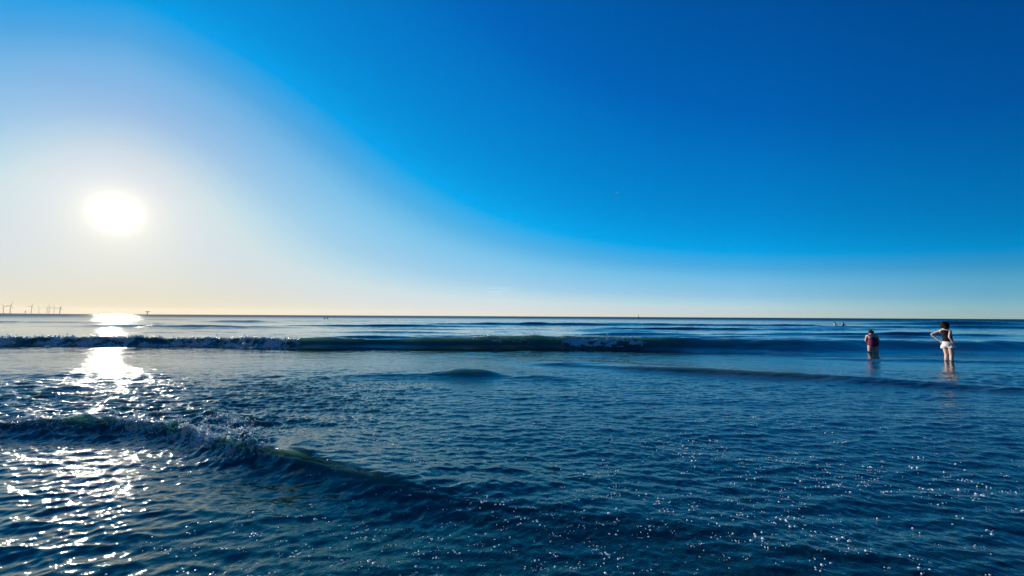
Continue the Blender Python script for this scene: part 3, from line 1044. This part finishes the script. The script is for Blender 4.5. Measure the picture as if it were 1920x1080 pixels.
TURB = [  # hub px, hub py, angle of one blade (deg, counter-clockwise from image right), label
    (7.1, 574.6, 125.7, "leftmost wind turbine on the horizon, at the edge of the picture"),
    (20.0, 572.9, 67, "tall wind turbine just right of the leftmost one"),
    (59.4, 574.2, 61, "wind turbine standing right of the short mast, a gap away from the left pair"),
    (73.5, 577.7, 114, "low wind turbine between the one by the short mast and the cluster of five"),
    (88.8, 577.7, 156, "small wind turbine on the left of the cluster of five"),
    (92.8, 575.4, 102, "taller wind turbine second in the cluster of five"),
    (101.8, 577.1, 90, "wind turbine in the middle of the cluster of five, one blade straight up"),
    (113.2, 576.4, 58, "rightmost wind turbine, front one of two nearly in line"),
    (112.6, 576.9, 80, "wind turbine right behind the rightmost one, almost hidden by its tower"),
]
proto = make_turbine()
for i, (px, py, ang, lab) in enumerate(TURB):
    t = proto if i == 0 else copy_tree(proto)
    hz = 593 + (px - 960) * math.tan(ROLL)
    D = 80.5 * F / (hz - py) * (.985 if i != 8 else 1.06)
    d = ray(px, py)
    t.location = (d.x / d.y * D, D, 0)
    az = math.atan2(d.x, d.y)
    t.rotation_euler = (0, 0, -az)
    rot = [c for c in t.children if c.name.startswith('rotor_hub')][0]
    rot.rotation_euler = (0, R(90 - ang), 0)
    tag(t, lab, "wind turbine", "wind turbines along the left horizon")


def horizon_thing(name, px, depth, label, cat):
    p = at_depth(px, depth)
    o = empty(name, p, -az_of(p))
    return tag(o, label, cat)


# short mast with a platform between the turbines
D = 4300
t = horizon_thing('beacon_tower', 49.8, D, "short beacon mast with a thick head between the left wind turbines", "beacon")
part('mast', loft([(0, 0, -2, 2.2, 2.2), (0, 0, 18, 1.6, 1.6)], 12), STEEL, t)
part('lantern_room', loft([(0, 0, 17.5, 3.6, 3.6), (0, 0, 19, 4.2, 4.2), (0, 0, 28, 4.0, 4.0), (0, 0, 31, 2.2, 2.2), (0, 0, 33, .6, .6)], 16), STEEL, t)

# T-shaped platform to the right of the glitter
D = 3200
t = horizon_thing('sea_platform', 278.4, D, "T-shaped platform on a single column at the horizon, right of the sun's glitter", "platform")
part('column', loft([(0, 0, -3, 3.3, 3.3), (0, 0, 14, 2.6, 2.6), (0, 0, 21.5, 3.4, 3.4)], 14), STEEL, t)
part('deck', loft([(0, 0, 20.5, 10, 9), (0, 0, 21.5, 15, 10), (0, 0, 24.6, 15, 10), (0, 0, 25.4, 12, 8)], 8), STEEL, t, False)

# low ship in the glitter
D = 3600
t = horizon_thing('cargo_ship', 191, D, "tiny ship on the horizon in front of the bright glitter", "ship")
hull = []
V, Fs = [], []
for (x, w) in ((-24, .2), (-18, 3.4), (-6, 4.6), (14, 4.6), (23, 3.4)):
    for (k, z) in ((.55, -1), (1, 3), (1.0, 5.2 if x > -15 else 6.6)):
        V += [(x, -w * k, z), (x, w * k, z)]
for i in range(4):
    a, b = i * 6, (i + 1) * 6
    for j in (0, 2):
        Fs += [(a + j, b + j, b + j + 2, a + j + 2), (a + j + 1, a + j + 3, b + j + 3, b + j + 1)]
    Fs.append((a + 4, b + 4, b + 5, a + 5))
    Fs.append((a, a + 1, b + 1, b))
Fs += [(0, 2, 3, 1), (2, 4, 5, 3), (24, 25, 27, 26), (26, 27, 29, 28)]
part('hull', (V, Fs), STEEL, t, False)
part('bridge', loft([(14, 0, 5, 4.5, 3.8), (14, 0, 12, 4.2, 3.6)], 4), STEEL, t, False)
part('mast', loft([(11, 0, 12, .5, .5), (11, 0, 18, .3, .3)], 8), STEEL, t)

# buoy right of centre
p = on_sea(1197.4, 598.0)
t = empty('navigation_buoy', p, -az_of(p))
tag(t, "slim dark buoy with a tapering tower breaking the horizon right of centre", "buoy")
part('float', loft([(0, 0, -.5, .5, .5), (0, 0, 0, .62, .62), (0, 0, .35, .62, .62), (0, 0, .55, .38, .38)], 20), DARK, t)
tower = loft([(0, 0, .5, .30, .30), (0, 0, 1.5, .22, .22), (0, 0, 2.2, .12, .12)], 12)
part('tower', tower, DARK, t)
part('topmark', loft([(0, 0, 2.1, .17, .17), (0, 0, 2.6, .12, .12), (0, 0, 3.3, .03, .03)], 12), GREYP, t)

# strip of low coast under the turbines
pts = []
for px, h in ((-400, 5), (-200, 6), (-60, 5), (0, 4.6), (30, 4.0), (60, 3.0), (95, 2.0), (125, .8), (140, .1)):
    pts.append((at_depth(px, 6000), h * 1.4))
V, Fs = [], []
for (q, h) in pts:
    dirv = Vector((q.x, q.y, 0)).normalized()
    for (off, z) in ((-60, -.5), (-20, h * .7), (40, h), (160, h), (260, -.5)):
        v = q + dirv * off
        V.append((v.x, v.y, z))
for i in range(len(pts) - 1):
    for j in range(4):
        a = i * 5 + j
        Fs.append((a, a + 5, a + 6, a + 1))
o = link('coast', mesh_from('coast', V, Fs, mottled("distant_dunes", (.16, .15, .13), (.22, .20, .16), .01, .9)))
tag(o, "low strip of coast under the wind turbines", kind='structure')


# ------------------------------------------------------------------ gull
def gull():
    d = ray(1156.5, 361.5)
    pos = Vector((0, 0, CAM_H)) + d * 135
    t = empty('seagull', pos, R(205))
    t.rotation_euler = (R(4), R(-26), R(200))
    tag(t, "lone gull gliding in the blue sky above the sea", "bird")
    body = mottled("gull_feathers", (.30, .31, .33), (.5, .5, .5), 6, .7)
    rings = [(0, 0, 0, .005, .005)]
    V, Fs = [], []
    prof = [(-.30, .006, 0), (-.24, .03, .0), (-.12, .062, -.005), (0, .075, -.01), (.12, .062, 0), (.18, .038, .018), (.225, .04, .028), (.26, .026, .026), (.285, .009, .02), (.32, .004, .014)]
    for (y, r, z) in prof:
        for k in range(12):
            a = 2 * math.pi * k / 12
            V.append((r * math.cos(a), y, z + r * .85 * math.sin(a)))
    for i in range(len(prof) - 1):
        for k in range(12):
            a, b = i * 12 + k, i * 12 + (k + 1) % 12
            Fs.append((a, b, b + 12, a + 12))
    b0 = part('body', (V, Fs), body, t)
    for s in (-1, 1):
        V, Fs = [], []
        sec = [(.04, -.06, .10, .0, .02), (.22, -.05, .10, .06, .016), (.40, -.06, .075, .085, .011), (.54, -.10, .03, .06, .007), (.64, -.15, -.09, .03, .003)]
        for (x, y0, y1, z, th_) in sec:
            V += [(s * x, y0, z), (s * x, (y0 + y1) / 2, z + th_), (s * x, y1, z), (s * x, (y0 + y1) / 2, z - th_ * .4)]
        for i in range(4):
            for k in range(4):
                a, b = i * 4 + k, i * 4 + (k + 1) % 4
                Fs.append((a, b, b + 4, a + 4) if s > 0 else (a + 4, b + 4, b, a))
        Fs.append((16, 17, 18, 19) if s > 0 else (19, 18, 17, 16))
        part('wing', (V, Fs), body, t)
    part('tail', ([(-.03, -.24, 0), (.03, -.24, 0), (.07, -.38, 0), (-.07, -.38, 0), (-.03, -.24, .012), (.03, -.24, .012), (.07, -.38, .004), (-.07, -.38, .004)],
                  [(0, 1, 2, 3), (7, 6, 5, 4), (0, 4, 5, 1), (1, 5, 6, 2), (2, 6, 7, 3), (3, 7, 4, 0)]), body, t)


gull()


# ------------------------------------------------------------------ sea air
def haze():
    bm = bmesh.new()
    bmesh.ops.create_cube(bm, size=1, matrix=Matrix.Translation((0, 0, 76)) @ Matrix.Diagonal((26400, 26400, 160, 1)))
    me = bpy.data.meshes.new('haze')
    bm.to_mesh(me)
    bm.free()
    m = bpy.data.materials.new('sea_haze')
    m.use_nodes = True
    n, l = m.node_tree.nodes, m.node_tree.links
    n.remove(n['Principled BSDF'])
    v = n.new('ShaderNodeVolumePrincipled')
    v.inputs['Color'].default_value = (.95, .93, .90, 1)
    v.inputs['Density'].default_value = .00001
    v.inputs['Anisotropy'].default_value = .5
    l.new(v.outputs[0], n['Material Output'].inputs['Volume'])
    me.materials.append(m)
    tag(link('haze', me), "thin pale sea haze towards the horizon", kind='stuff')


haze()
